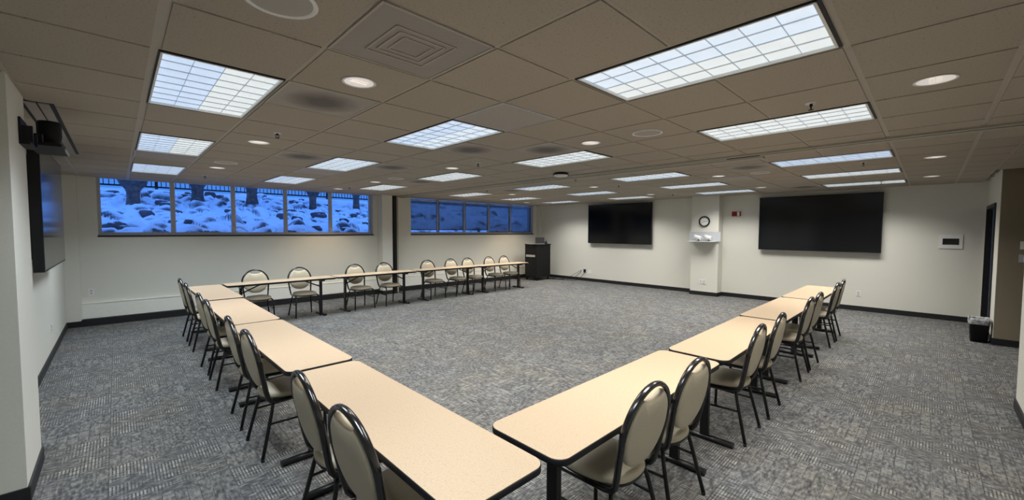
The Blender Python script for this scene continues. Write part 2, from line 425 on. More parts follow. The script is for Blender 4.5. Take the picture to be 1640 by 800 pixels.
# vents: (x index cell start, y cell start, type)
vents = [('perf', GX + T, GY + 2 * T), ('neck_shade', GX + T, GY + 4 * T), ('plain', GX + 3 * T, GY + 3 * T), ('neck_shade', GX + 4 * T, GY + 5 * T),
         ('neck_shade', GX + 5 * T, GY + 4 * T), ('neck_shade', GX + 2 * T, GY + 8 * T), ('neck_shade', GX + 4 * T, GY + 8 * T), ('plain', GX + 3 * T, GY + 10 * T),
         ('plain', GX, GY + 10 * T), ('neck_shade', GX + 6 * T, GY + 10 * T), ('neck_shade', GX2, GY + 2 * T), ('neck_shade', GX2 + 6 * T, GY + 2 * T), ('neck_shade', GX2, GY + 10 * T),
         ('plain', GX2 + 2.0 * T, GY + 3 * T)]
TRK0, TRK1 = 5.36, 5.60
xl = sorted([-1.72, PX + .0, GX] + [GX + T * k for k in range(1, 9)] + [TRK0])
xa = [-1.72, LW if False else PX, GX] + [GX + T * k for k in range(1, 9)] + [TRK0]
xb = [TRK1] + [GX2 + T * k for k in range(0, 9) if GX2 + T * k < XW - .05] + [XW + .02]
ya = [-3.22, RY, GY - T, GY] + [GY + T * k for k in range(1, 17)] + [YW + .12]
ya = sorted(set(ya))
taken = []
for (c, r) in lights: taken.append((LX[c], LX[c] + T, LY[r], LY[r] + 2 * T))
for t_, vx, vy in vents: taken.append((vx, vx + T, vy, vy + T))
SL = (-.47, -.30, 4.50, 7.25)     # slot diffuser
c = mb('tile')
def hgap(v):
    return .022 if abs(v - GX) < .01 else .013
def hgapy(v):
    return .017 if abs(v - GY) < .01 or abs(v - (GY - T)) < .01 else .010
for xs in (xa, xb):
    for x0, x1 in zip(xs, xs[1:]):
        for y0, y1 in zip(ya, ya[1:]):
            xm, ym = (x0 + x1) / 2, (y0 + y1) / 2
            if any(a < xm < b and p < ym < q for a, b, p, q in taken): continue
            if x1 > 9.6 and y1 < -.6: continue
            g0, g1, k0, k1 = hgap(x0), hgap(x1), hgapy(y0), hgapy(y1)
            if x0 == TRK1 or x0 < -1.5: g0 = 0
            if x1 == TRK0: g1 = 0
            X0, X1, Y0, Y1 = x0 + g0, x1 - g1, y0 + k0, y1 - k1
            if X1 - X0 < .02 or Y1 - Y0 < .02: continue
            c.box(X0, X1, Y0, Y1, H, H + .014)
c.mat(M['tee'])
seen = set()
for xs in (xa, xb):
    for x in xs[1:-1]:
        g = hgap(x); c.box(x - g - .002, x + g + .002, -3.22, YW + .1, H + .006, H + .011)
    for y in ya[1:-1]:
        g = hgapy(y); cuts = sorted((a + .004, b - .004) for a, b, p, q in taken if p + .05 < y < q - .05 and xs[0] <= a < xs[-1])
        x_ = xs[0]
        for a, b in cuts + [(xs[-1], None)]:
            if a > x_: c.box(x_, a, y - g - .002, y + g + .002, H + .0065, H + .0115)
            x_ = b
# the openings of the fixtures are cut out of the tees by building the lamps below them
c.mat(M['plenum']).box(-1.9, XW + .3, -3.3, YW + .3, 2.752, 2.80)
ceil = c.build('ceiling'); struct(ceil)

# folding partition track across the room
t = empty('partition_track', ((TRK0 + TRK1) / 2, 4.8, H))
tag(t, 'long ceiling track of the folding partition running across the room', 'ceiling track')
b = mb('trackmetal'); L0, L1 = RY - 4.8, YW - 4.8
b.box(-.12, -.055, L0, L1, -.018, .02, bev=.004); b.box(.03, .12, L0, L1, -.012, .02, bev=.004)
b.box(-.12, .12, L0, L1, .012, .02)
b.build('track_casing', t)
mb('silver').box(-.052, -.040, L0, -3.3 - .2, -.014, .01).box(.012, .028, L0, -3.9, -.014, .01).build('track_rail', t)
mb('trackmetal').box(.12, .24, 1.45 - 4.8, L1, -.022, .0, bev=.004).build('track_soffit', t)
mb('blackmatte').box(-.04, .02, 1.45 - 4.8, 1.8 - 4.8, -.02, -.012).build('track_stop', t)

# partition post on the window wall
p = empty('partition_post', (5.30, 9.9, 0)); tag(p, 'black vertical partition post against the column between the windows', 'post')
mb('black').box(-.05, .035, -.02, .26, 0, H - .005, bev=.006).build('post', p)
mb('trackmetal').box(.04, .09, .0, .26, .0, H - .005, bev=.004).build('jamb_strip', p)

# ------------------------------------------------------------------ ceiling lights
lens_mats = [emit('lens_cool', (0.50, 0.68, 0.95), 0.80), emit('lens_white', (0.68, 0.76, 0.80), 0.82), emit('lens_bluish', (0.60, 0.74, 0.90), 0.84)]
def louver_mat():
    m, nt, b, out = new_mat('louver_white')
    tc = N(nt, 'ShaderNodeTexCoord'); nz = N(nt, 'ShaderNodeTexNoise'); nz.inputs['Scale'].default_value = 12
    nt.links.new(tc.outputs['Object'], nz.inputs['Vector'])
    nt.links.new(ramp(nt, nz.outputs[0], [(0.3, (0.66, 0.68, 0.72)), (0.7, (0.74, 0.76, 0.78))]), b.inputs['Base Color'])
    b.inputs['Roughness'].default_value = .5
    return m
M['louver'] = louver_mat()
LAMP_W = 31.5
lamp = bpy.data.lights.new('troffer_tubes', 'AREA'); lamp.shape = 'RECTANGLE'; lamp.size = .54; lamp.size_y = 1.15
lamp.energy = LAMP_W; lamp.color = (1.0, .975, .925); lamp.spread = math.radians(126)
lamp_cool = lamp.copy(); lamp_cool.color = (.84, .93, 1.0); lamp_cool.energy = LAMP_W * .8
fm = None
row_names = ['fourth row from the windows', 'third row from the windows', 'second row from the windows', 'row nearest the windows']
for (ci, r) in lights:
    o = empty('ceiling_light', (LX[ci] + T / 2, LY[r] + T, H))
    if fm is None:
        q = mb('blackmatte'); W, L = T / 2 - .012, T - .012
        w_, l_ = T / 2 - .024, T - .030
        q.box(-W, -w_, -L, L, -.001, .012); q.box(w_, W, -L, L, -.001, .012); q.box(-w_, w_, -L, -l_, -.001, .012); q.box(-w_, w_, l_, L, -.001, .012)
        q.mat(M['white']); q.box(-W, W, -L, L, .028, .10)
        q.box(-w_ - .004, -w_ + .006, -l_, l_, -.003, .028); q.box(w_ - .006, w_ + .004, -l_, l_, -.003, .028)
        q.box(-w_, w_, -l_ - .004, -l_ + .008, -.003, .028); q.box(-w_, w_, l_ - .008, l_ + .004, -.003, .028)
        fo = q.build('light_frame', o); fm = fo.data
        q = mb('louver')
        for k in range(1, 4): q.box(-w_ + 2 * w_ * k / 4 - .0008, -w_ + 2 * w_ * k / 4 + .0008, -l_, l_, .005, .012)
        for k in range(1, 8): q.box(-w_, w_, -l_ + 2 * l_ * k / 8 - .0008, -l_ + 2 * l_ * k / 8 + .0008, .005, .012)
        lo = q.build('louver', o); lm = lo.data
    else:
        for nm, me in (('light_frame', fm), ('louver', lm)):
            z = bpy.data.objects.new(nm, me); col.objects.link(z); z.parent = o
    q = MB(); kk = (ci * 5 + r * 3 + (ci * r) % 2) % 3; w_, l_ = T / 2 - .024, T - .030
    # two lamp bays: their lenses differ in tone as the tubes do
    q.mat(lens_mats[kk]).box(-w_ + .004, (0.0 if (ci + r) % 3 else w_ - .004), -l_ + .006, l_ - .006, .013, .017)
    if (ci + r) % 3: q.mat(lens_mats[(kk + 1 + ci) % 3]).box(0.0005, w_ - .004, -l_ + .006, l_ - .006, .013, .017)
    q.build('diffuser', o)
    lo_ = bpy.data.objects.new('tubes', lamp if (r < 3 and ci > 0 or ci > 2) else lamp_cool); col.objects.link(lo_); lo_.parent = o; lo_.location = (0, 0, -.006)
    order = ci + 1
    tag(o, f'lit louvred ceiling light, {ORD[order - 1]} from the left wall in the {row_names[r]}', 'ceiling light', 'recessed louvred ceiling lights')

# ------------------------------------------------------------------ vents
vm = {}
vlab = {'perf': 'perforated grey ceiling vent with a square pattern behind its mesh', 'neck_shade': 'grey ceiling vent with a dark round soot mark', 'plain': 'plain pale grey ceiling panel with a thin bright rim'}
where = ['near the large round speaker, between the first two lights', 'beside the near light over the left tables', 'at the far end of the light over the room centre', 'beside the third-row second light, towards the left pillar side',
         'just before the third-row third light', 'before the second-row second light', 'behind the second-row second light', 'at the window end of the second-row second light',
         'at the window end of the second-row first light', 'at the window end of the second-row third light', 'beyond the partition track, near the wide screen', 'above the wide screen',
         'beyond the partition track, near the windows', 'near the fourth light of the third row']
for i, (ty, vx, vy) in enumerate(vents):
    o = empty('ceiling_vent', (vx + T / 2, vy + T / 2, H))
    if ty not in vm:
        q = mb({'perf': 'perf', 'neck_shade': 'neck_shade', 'plain': 'ventpanel'}[ty]); a = T / 2 - .014
        q.box(-a, a, -a, a, .000, .012)
        pn = q.build('vent_face', o)
        q = mb('tee' if ty != 'plain' else 'lightgrey'); a2 = T / 2 - .006
        q.box(-a2, -a + .004, -a2, a2, -.003, .006); q.box(a - .004, a2, -a2, a2, -.003, .006); q.box(-a, a, -a2, -a + .004, -.003, .006); q.box(-a, a, a - .004, a2, -.003, .006)
        rm = q.build('vent_rim', o)
        lst = [('vent_face', pn.data), ('vent_rim', rm.data)]
        if ty == 'perf':
            q = mb('ventpanel')
            for k, s_ in enumerate((.16, .12, .08)):
                for sg in (-1, 1):
                    q.box(-s_, s_, sg * s_ - .006, sg * s_ + .006, -.004 , .001); q.box(sg * s_ - .006, sg * s_ + .006, -s_, s_, -.004, .001)
            dv = q.build('deflector', o); lst.append(('deflector', dv.data))
        vm[ty] = lst
    else:
        for nm, me in vm[ty]:
            z = bpy.data.objects.new(nm, me); col.objects.link(z); z.parent = o
    tag(o, f'{vlab[ty]}, {where[i]}'[:150] if False else None)
    short = {'perf': 'perforated ceiling vent with square pattern, ', 'neck_shade': 'grey ceiling vent with painted dark neck ', 'plain': 'plain pale ceiling panel '}[ty]
    tag(o, short + where[i], 'ceiling vent', 'ceiling vents and panels')

# slot diffuser by the left wall
o = empty('slot_diffuser', ((SL[0] + SL[1]) / 2, (SL[2] + SL[3]) / 2, H + .001)); tag(o, 'long twin-slot air diffuser in the ceiling above the left screen', 'air diffuser')
a, L = (SL[1] - SL[0]) / 2, (SL[3] - SL[2]) / 2
mb('blackmatte').box(-a, a, -L, L, -.004, .0).build('diffuser_backing', o)
q = mb('ventpanel'); q.box(-a + .022, -.005, -L + .01, L - .01, -.010, -.004); q.box(.005, a - .026, -L + .01, L - .01, -.010, -.004); q.build('blade', o)

# ------------------------------------------------------------------ downlights, speakers, sprinklers, pod
DL = [(1.10, 2.49), (1.09, 4.91), (1.09, 7.35), (3.55, .015), (3.55, 2.49), (3.55, 4.92), (3.54, 7.36), (3.54, 9.16), (7.16, 0.0), (7.16, 2.48), (7.13, 4.91), (7.16, 7.38), (9.58, .03), (9.6, 2.49), (9.56, 4.9), (9.55, 9.16)]
q = mb('white').lathe([(.098, 0), (.102, -.004), (.094, -.006), (.086, 0), (.086, .002)]); ring = q
rmesh = None
spot = bpy.data.lights.new('wall_washer', 'SPOT'); spot.energy = 62; spot.color = (1.0, .78, .52); spot.spot_size = math.radians(100); spot.spot_blend = .8; spot.shadow_soft_size = .07
spot_small = spot.copy(); spot_small.energy = 15; spot_small.color = (1.0, .86, .70); spot_small.spot_size = math.radians(118)
colname = {1.1: 'over the left tables', 3.5: 'before the partition track', 7.1: 'beyond the partition track', 9.6: 'nearest the screen wall', 9.5: 'nearest the screen wall'}
for i, (x, y) in enumerate(DL):
    o = empty('downlight', (x, y, H))
    if rmesh is None:
        a = ring.build('trim_ring', o); 
        b = mb('reflector_glow').lathe([(.086, -.0035), (.078, -.0025), (.03, -.0015), (0, -.001)], n=24).build('reflector', o)
        g = mb('downlamp').box(-.05, .05, -.026, -.006, -.006, -.001, bev=.002).box(-.05, .05, .006, .026, -.006, -.001, bev=.002).build('bulb', o)
        rmesh = [('trim_ring', a.data), ('reflector', b.data), ('bulb', g.data)]
    else:
        for nm, me in rmesh:
            z = bpy.data.objects.new(nm, me); col.objects.link(z); z.parent = o
    if True:
        s_ = bpy.data.objects.new('beam', spot if y > 9 else spot_small); col.objects.link(s_); s_.parent = o; s_.location = (0, 0, -.03); s_.rotation_euler = (math.radians(12 if y > 9 else 0), 0, 0)
    cn = 'over the left tables' if x < 2 else 'before the partition track' if x < 4 else 'just beyond the partition track' if x < 8 else 'nearest the screen wall'
    rn = 'in line with the doorway side' if y < 1 else 'in the third line from the windows' if y < 3 else 'in the middle line' if y < 6 else 'in the second line from the windows' if y < 8 else 'closest to the windows'
    tag(o, f'small round ceiling downlight {cn}, {rn}', 'downlight', 'round ceiling downlights')
SPK = [(.494, 1.834, 'large round white ceiling speaker, nearest to the camera'), (3.56, 1.87, 'round ceiling speaker between the two long lights'), (7.17, 1.88, 'round ceiling speaker beyond the partition track'), (1.09, 6.70, 'round ceiling speaker over the far end of the left tables'), (3.55, 6.6, 'round ceiling speaker near the window-side row of lights')]
sm = None
for x, y, lb in SPK:
    o = empty('ceiling_speaker', (x, y, H))
    if sm is None:
        a = mb('white').lathe([(.135, 0), (.138, -.006), (.126, -.009), (.118, -.004)]).build('speaker_rim', o)
        b = mb('speaker').lathe([(.12, -.004), (.06, -.007), (0, -.008)]).build('grille', o)
        sm = [('speaker_rim', a.data), ('grille', b.data)]
    else:
        for nm, me in sm:
            z = bpy.data.objects.new(nm, me); col.objects.link(z); z.parent = o
    tag(o, lb, 'speaker', 'round ceiling speakers')
SPR = [(1.115, 4.33), (3.58, .63), (1.10, 8.59), (3.556, 8.59), (3.54, 4.31), (7.17, 4.35), (7.085, .655), (9.93, .66), (5.75, 4.34), (9.75, 4.42), (6.0, 6.99), (10.08, 8.6)]
sprl = ['beside the left tables lights', 'between the two long lights near the camera', 'close to the window above the far left corner', 'over the second far table near the window', 'over the room centre', 'beyond the track over the room centre', 'before the wide screen', 'closest to the wide screen', 'right beside the partition track', 'near the clock pillar', 'beyond the track towards the blinds', 'in the far corner above the black cart']
pm = None
for (x, y), lb in zip(SPR, sprl):
    o = empty('sprinkler', (x, y, H + .002))
    if pm is None:
        a = mb('silver').lathe([(.038, 0), (.034, -.006), (.014, -.008), (0, -.008)], n=20).build('escutcheon', o)
        q = mb('blackmatte').cyl((0, 0, -.008), (0, 0, -.022), .010, n=10)
        q.tube([(-.012, 0, -.016), (-.014, 0, -.034), (-.004, 0, -.046)], .003, n=6).tube([(.012, 0, -.016), (.014, 0, -.034), (.004, 0, -.046)], .003, n=6)
        q.cyl((0, 0, -.046), (0, 0, -.049), .017, n=16)
        b = q.build('sprinkler_head', o); pm = [('escutcheon', a.data), ('sprinkler_head', b.data)]
    else:
        for nm, me in pm:
            z = bpy.data.objects.new(nm, me); col.objects.link(z); z.parent = o
    tag(o, 'small pendent fire sprinkler ' + lb, 'sprinkler', 'pendent sprinklers')
o = empty('ceiling_pod', (5.05, 4.1, H)); tag(o, 'black ceiling pod with a pale round underside before the partition track', 'ceiling pod')
mb('blackmatte').lathe([(.095, 0), (.12, -.02), (.125, -.035), (0, -.035)]).build('pod_housing', o)
mb('white').lathe([(.112, -.035), (.108, -.052), (.09, -.058), (0, -.06)]).build('pod_cover', o)

# ------------------------------------------------------------------ windows
def window(name, x0, x1, mull, yf=10.32):
    o = empty(name, (x0, yf, SILL)); struct(o)
    W = x1 - x0; z1 = H + .02 - SILL
    q = mb('grey_metal'); fw = .045
    q.box(0, W, 0, .06, 0, .065); q.box(0, W, 0, .06, z1 - .02, z1)
    q.box(0, fw, 0, .06, .065, z1); q.box(W - fw, W, 0, .06, .065, z1)
    for mx in mull: q.box(mx - x0 - .036, mx - x0 + .036, -.005, .06, .065, z1)
    q.build('window_frame', o)
    mb('glass').box(fw - .01, W - fw + .01, .028, .034, .06, z1 - .01).build('window_glass', o)
    q = mb('grey_metal'); q.box(-.0, W, -.12, .0, .0, .014); q.build('window_sill', o)
    q = mb('dark_seal'); q.box(-.01, W + .01, -.135, -.115, -.018, .012); q.build('sill_edge', o)
    q = mb('lightgrey'); q.box(W - .008, W + .002, -.119, 0, .0, z1 + .1); q.build('window_reveal', o)
    return o
window('window_1', -.235, 4.83, [.80, 1.79, 2.79, 3.79])
window('window_2', 5.94, 10.98, [6.93, 7.92, 8.93, 9.93])
sh = [(5.98, 6.86, 1.70), (6.93, 7.86, 1.70), (7.93, 8.87, 1.70), (8.94, 9.88, 1.64), (9.94, 10.93, 1.64)]
for i, (a, b_, zb) in enumerate(sh):
    o = empty('roller_shade', ((a + b_) / 2, 10.285, H - .02)); w_ = (b_ - a) / 2
    q = mb('shade'); q.box(-w_, w_, -.0006, .0006, zb - H + .02, -.02); q.build('shade_cloth', o)
    mb('dark_seal').box(-w_, w_, -.006, .006, zb - H + .005, zb - H + .025).build('hem_bar', o)
    mb('grey_metal').cyl((-w_, 0, -.02), (w_, 0, -.02), .022, n=14).build('roller_tube', o)
    tag(o, f'translucent blue-lit roller shade, {ORD[i]} from the column in the blinded window', 'roller shade', 'roller shades in the far window')

# baseboard heaters
for i, (a, b_) in enumerate(((-.47, 4.94), (5.42, 11.1))):
    o = empty('baseboard_heater', ((a + b_) / 2, 10.14, 0)); w_ = (b_ - a) / 2
    q = mb('white_metal').box(-w_, w_, 0, .06, .125, .385, bev=.006); q.build('heater_cover', o)
    q = mb('white_metal').box(-w_, w_, -.008, .06, .385, .398, bev=.003); q.build('heater_top', o)
    q = mb('white_metal').box(-w_, -w_ + .13, -.004, .01, .13, .384, bev=.003); q.build('end_panel', o)
    tag(o, ['long off-white baseboard heater under the unshaded window', 'long off-white baseboard heater under the window with shades'][i], 'heater')

# ------------------------------------------------------------------ outside
def gh(x, y):
    """height of the rock-strewn bank"""
    t = max(0., min(1., (y - 10.75) / 5.1))
    base = 1.56 + 1.28 * (t ** .76)
    if y > 15.85: base = 2.84 + .01 * (y - 15.85)
    wx = x + .12 * noise.noise(Vector((x * 2, y * 2, 7))); wy = y + .12 * noise.noise(Vector((x * 2, y * 2, 17)))
    d = noise.voronoi(Vector((wx * 2.5, wy * 2.9, 3.1)))[0]
    lump = .31 * math.sqrt(max(0., min(1., (d[1] - d[0]) / .62))) * (.55 + .9 * abs(noise.noise(Vector((x * 1.3, y * 1.3, 9)))))
    lump += .07 * noise.noise(Vector((x * .9, y * .9, 4)))
    amp = 1 if y < 15.2 else max(.0, 1 - (y - 15.2) / .8)
    return base + (lump - .165) * amp
bm = bmesh.new(); NX, NY = 520, 150
xs = [-7 + 24 * i / NX for i in range(NX + 1)]
ys = [10.62 + (5.9) * (j / NY) for j in range(NY + 1)] + [17.5, 20, 25, 40]
grid = [[bm.verts.new((x, y, gh(x, y))) for x in xs] for y in ys]
for j in range(len(ys) - 1):
    for i in range(NX):
        fc = bm.faces.new((grid[j][i], grid[j][i + 1], grid[j + 1][i + 1], grid[j + 1][i])); fc.smooth = True
me = bpy.data.meshes.new('snowy_ground'); bm.to_mesh(me); bm.free(); me.materials.append(M['snow'])
o = bpy.data.objects.new('snowy_ground', me); col.objects.link(o); struct(o)
# boulders
def rock_mesh(seed):
    bm = bmesh.new(); bmesh.ops.create_icosphere(bm, subdivisions=3, radius=1)
    for v in bm.verts:
        n_ = noise.noise(v.co * 1.1 + Vector((seed * 3.1, 0, 0))) * .35 + noise.noise(v.co * 2.6 + Vector((0, seed, 0))) * .12
        v.co *= 1 + n_; v.co.z *= .62
    for fc in bm.faces: fc.smooth = True
    me = bpy.data.meshes.new('boulder'); bm.to_mesh(me); bm.free(); me.materials.append(M['rock']); return me
rocks = [rock_mesh(s) for s in range(5)]
rs = random.Random(11)
special = [(.02, 11.35, .30), (1.55, 10.95, .26), (3.05, 11.0, .30), (2.55, 13.1, .24), (-.1, 12.3, .40), (1.05, 13.6, .34), (2.2, 13.9, .42), (.5, 12.2, .2), (3.2, 12.2, .2), (4.1, 12.0, .26), (.6, 10.95, .3)]
placed = [(.315, 13.4, .3), (1.55, 13.4, .3), (2.77, 13.4, .3), (4.46, 13.6, .25), (5.93, 13.8, .25)]
for i in range(90):
    if i < len(special): x, y, s_ = special[i]; s_ *= .62
    else:
        y = rs.uniform(10.95, 15.3); x = rs.uniform(-.6, 1.0) + rs.random() * (4.2 + (y - 10.3) * .55); s_ = rs.uniform(.06, .13)
    if any(math.hypot(x - a, y - b) < c_ + s_ * 1.6 + .06 for a, b, c_ in placed): continue
    placed.append((x, y, s_ * 1.3))
    o = bpy.data.objects.new('boulder', rocks[i % 5]); col.objects.link(o)
    zc = gh(x, y - s_ * .5)
    o.location = (x, y, zc + s_ * .02); o.scale = (s_ * rs.uniform(1.0, 1.35), s_, s_ * rs.uniform(1.0, 1.4)); o.rotation_euler = (0, 0, rs.uniform(-.5, .5))
    tag(o, 'dark snow-capped boulder half buried in the snowy bank outside the window', 'boulder', 'boulders on the snowy bank')
# trees
trees = [(.315, 13.4, .125, 'behind the leftmost pane of the unshaded window'), (1.55, 13.4, .125, 'behind the second pane of the unshaded window'),
         (2.77, 13.4, .13, 'behind the middle pane of the unshaded window'), (4.46, 13.6, .10, 'behind the fourth pane of the unshaded window'), (5.93, 13.8, .095, 'behind the last pane of the unshaded window')]
for i, (x, y, r, lb) in enumerate(trees):
    z0 = gh(x, y) - .05
    o = empty('tree', (x, y, z0)); tag(o, 'stout dark tree trunk on the snowy bank ' + lb, 'tree', 'trees on the snowy bank')
    q = mb('bark'); n = 20; rings = []
    prof = [(0, 1.25), (.12, 1.05), (.25, .95), (.38, 1.0), (.44, 1.15), (.50, 1.5), (.58, 2.0), (.72, 2.2), (1.0, 1.5), (1.4, .9), (1.9, .5)]
    for (h, s_) in prof:
        rg = []
        for k in range(n):
            a = 2 * PI * k / n
            rr = r * s_ * (1 + .16 * noise.noise(Vector((math.cos(a) * 1.6 + i * 7, math.sin(a) * 1.6, h * 3))))
            rg.append(q.bm.verts.new((rr * math.cos(a), rr * math.sin(a), h)))
        rings.append(rg)
    for A, B in zip(rings, rings[1:]):
        for k in range(n): q.face([A[k], A[(k + 1) % n], B[(k + 1) % n], B[k]], True)
    q.face(rings[0]); q.face(rings[-1]); q.build('trunk', o)
    bm = bmesh.new(); bmesh.ops.create_icosphere(bm, subdivisions=4, radius=1)
    for v in bm.verts:
        v.co *= 1 + .3 * noise.noise(v.co * 2.2 + Vector((i * 5., 0, 0))) + .22 * noise.noise(v.co * 7 + Vector((0, i * 3., 0)))
        v.co.x *= .46; v.co.y *= .46; v.co.z = v.co.z * .62 + 1.65
    me = bpy.data.meshes.new('crown'); bm.to_mesh(me); bm.free(); me.materials.append(M['needles'])
    cr = bpy.data.objects.new('crown', me); col.objects.link(cr); cr.parent = o
# fence
fe = empty('metal_fence', (0, 16.0, 2.88)); tag(fe, 'black metal picket fence along the top of the snowy bank', 'fence')
for k in range(8):
    x0 = -4 + 2.44 * k
    q = mb('black'); q.box(x0 + .03, x0 + 2.41, -.02, .02, .02, .065); q.box(x0 + .03, x0 + 2.41, -.02, .02, .95, .99)
    for j in range(1, 22):
        xx = x0 + j * .111; q.box(xx - .009, xx + .009, -.009, .009, .04, 1.08)
    q.build('fence_panel', fe)
    mb('black').box(x0 - .035, x0 + .035, -.035, .035, -.35, 1.15).build('fence_post', fe)

# ------------------------------------------------------------------ screens
def screen(name, w_, h_, th, label):
    o = empty(name); tag(o, label, 'screen')
    q = mb('blackmatte'); q.box(-w_ / 2, w_ / 2, 0, th, -h_ / 2, h_ / 2, bev=.004)
    q.box(-w_ / 2 + .15, w_ / 2 - .15, th, th + .03, -h_ / 2 + .12, h_ / 2 - .12); q.build('screen_housing', o)
    m = 'panel'
    q = MB().mat(M['panelglass']); bz = .014
    q.box(-w_ / 2 + bz, w_ / 2 - bz, -.0015, .0, -h_ / 2 + bz + .004, h_ / 2 - bz); q.build('display_panel', o)
    q = mb('blackmatte'); q.box(-.3, .3, th + .03, th + .075, -.2, .2); q.build('wall_bracket', o)
    return o
M['panelglass'] = simple('dark_display_glass', (0.0035, 0.004, 0.006), 0.13, var=0.02, spec=0.5)
o = screen('wall_screen', 2.22, 1.245, .045, 'wide black wall screen right of the clock pillar'); o.location = (11.185, 1.81, 1.865); o.rotation_euler = (0, 0, -PI / 2)
o2 = screen('wall_screen', 2.22, 1.245, .045, 'black wall screen in the far corner, left of the clock pillar'); o2.location = (11.185, 6.80, 1.90); o2.rotation_euler = (0, 0, -PI / 2)
o3 = screen('wall_screen', 2.14, 1.245, .075, 'black screen on the left wall reflecting the blue window'); o3.location = (-.505, 6.98, 1.885); o3.rotation_euler = (0, 0, PI / 2)

# ------------------------------------------------------------------ camera rig beside the left screen
o = empty('conference_camera', (-.40, 4.72, 2.28)); tag(o, 'black conference camera with round head on a bracket high on the left pillar', 'camera')
q = mb('blackmatte'); q.box(-.04, -.028, -.56, -.30, -.03, .13, bev=.003); q.box(-.03, .02, -.34, -.31, -.03, .06); q.box(-.03, .02, -.54, -.51, -.03, .08)
q.box(-.04, .01, -.56, -.28, -.045, -.02, bev=.003)
q.build('wall_bracket', o)
q = mb('silver').tube([(-.022, -.52, .0), (-.0, -.44, .03), (-.015, -.34, .01)], .006, n=8).tube([(-.022, -.52, .04), (-.0, -.42, .06), (-.015, -.34, .05)], .006, n=8); q.build('cable_loop', o)
q = mb('charcoal'); q.box(-.03, .135, -.32, .22, -.01, .012, bev=.004); q.build('shelf_plate', o)
mb('silver').box(.135, .142, -.10, .22, -.012, .010, bev=.002).build('shelf_edge', o)
q = mb('charcoal'); q.lathe([(0, .012), (.05, .012), (.058, .03), (.058, .075), (.062, .08)], c=(.055, -.02, 0)); q.build('camera_base', o)
q = mb('blackmatte'); q.lathe([(.062, .08), (.066, .10), (.066, .195), (.058, .21), (0, .213)], c=(.055, -.02, 0)); q.build('camera_head', o)
mb('blackmatte').box(-.02, .035, -.22, -.15, .012, .085, bev=.004).build('power_box', o)

# ------------------------------------------------------------------ clock, alarm, shelf with cameras, control panel, outlets
def on_east(name, y, z, x=11.0):
    o = empty(name, (x, y, z)); o.rotation_euler = (0, 0, -PI / 2); return o     # local x runs along -y world, local y into the wall (+x)
o = on_east('wall_clock', 4.122, 1.935)
tag(o, 'round wall clock with black rim and white dial on the pillar', 'clock')
def disc(q, r0, r1, y0, y1, n=40):
    A = [[q.bm.verts.new((rr * math.cos(2 * PI * k / n), yy, rr * math.sin(2 * PI * k / n))) for k in range(n)] for rr, yy in ((r1, 0), (r1, y1), (r0, y1), (r0, y0))]
    for a, b in zip(A, A[1:]):
        for k in range(n): q.face([a[k], a[(k + 1) % n], b[(k + 1) % n], b[k]], True)
    return q
disc(mb('blackmatte'), .112, .136, -.01, -.04).build('clock_rim', o)
mb('white').cyl((0, 0, 0), (0, -.012, 0), .114, n=40).build('clock_dial', o)
q = mb('blackmatte')
for k in range(12):
    a = 2 * PI * k / 12; R_ = Matrix.Rotation(a, 3, 'Y')
    q.box(-.003, .003, -.0135, -.0125, .088, .104, rot=R_, org=(0, -.013, 0))
q.build('hour_marks', o)
q = mb('blackmatte'); q.box(-.003, .003, -.017, -.015, -.012, .088, rot=Matrix.Rotation(math.radians(88), 3, 'Y'), org=(0, -.016, 0))
q.box(-.004, .004, -.015, -.0138, -.01, .058, rot=Matrix.Rotation(math.radians(246), 3, 'Y'), org=(0, -.0145, 0)); q.cyl((0, -.013, 0), (0, -.019, 0), .006, n=12); q.build('clock_hands', o)

o = on_east('fire_alarm', 3.46, 2.12, 11.303); tag(o, 'small red and white fire alarm strobe high on the screen wall beside the pillar', 'alarm')
mb('red').box(-.10, .105, -.045, 0, -.06, .06, bev=.006).build('alarm_body', o)
mb('white').box(.03, .085, -.062, -.044, -.052, .052, bev=.008).build('strobe_lens', o)
q = mb('blackmatte')
for k in range(5): q.box(-.085, .015, -.047, -.044, -.04 + k * .018, -.034 + k * .018)
q.build('sounder_grille', o)

o = on_east('camera_shelf', 4.10, 1.42, 10.96); tag(o, 'pale grey shelf with back panel mounted on the pillar under the clock', 'shelf')
mb('lightgrey').box(-.39, .39, .0, .02, .0, .245, bev=.002).build('back_panel', o)
mb('white').box(-.37, .30, -.20, .0, -.012, .004, bev=.003).build('shelf_board', o)
mb('lightgrey').box(-.25, .25, .02, .04, .05, .2).build('shelf_bracket', o)
for i, yy in enumerate((4.235, 3.975)):
    o = on_east('video_camera', yy, 1.424, 10.86); tag(o, ['white cylindrical video camera on the pillar shelf, the left one of the two', 'white cylindrical video camera on the pillar shelf, the right one of the two'][i], 'camera', 'white cameras on the pillar shelf')
    mb('blackmatte').box(-.04, .05, -.04, .04, .0, .012, bev=.003).cyl((.02, 0, .012), (.02, 0, .07), .014, n=12).build('camera_foot', o)
    mb('white').cyl((-.09, .0, .125), (.085, -.0, .075), .046, .046, n=28).build('camera_barrel', o)
    mb('blackmatte').cyl((-.092, .0, .1255), (-.098, 0, .1272), .036, n=24).build('camera_lens', o)

o = on_east('control_panel', -.262, 1.497, 11.3); tag(o, 'white framed touch panel with black display on the wall near the doorway', 'control panel')
mb('white').box(-.155, .155, -.018, 0, -.13, .13, bev=.004).build('panel_frame', o)
mb('panelglass' if 'panelglass' in M else 'blackmatte').box(-.107, .107, -.021, -.017, -.058, .060).build('display', o)

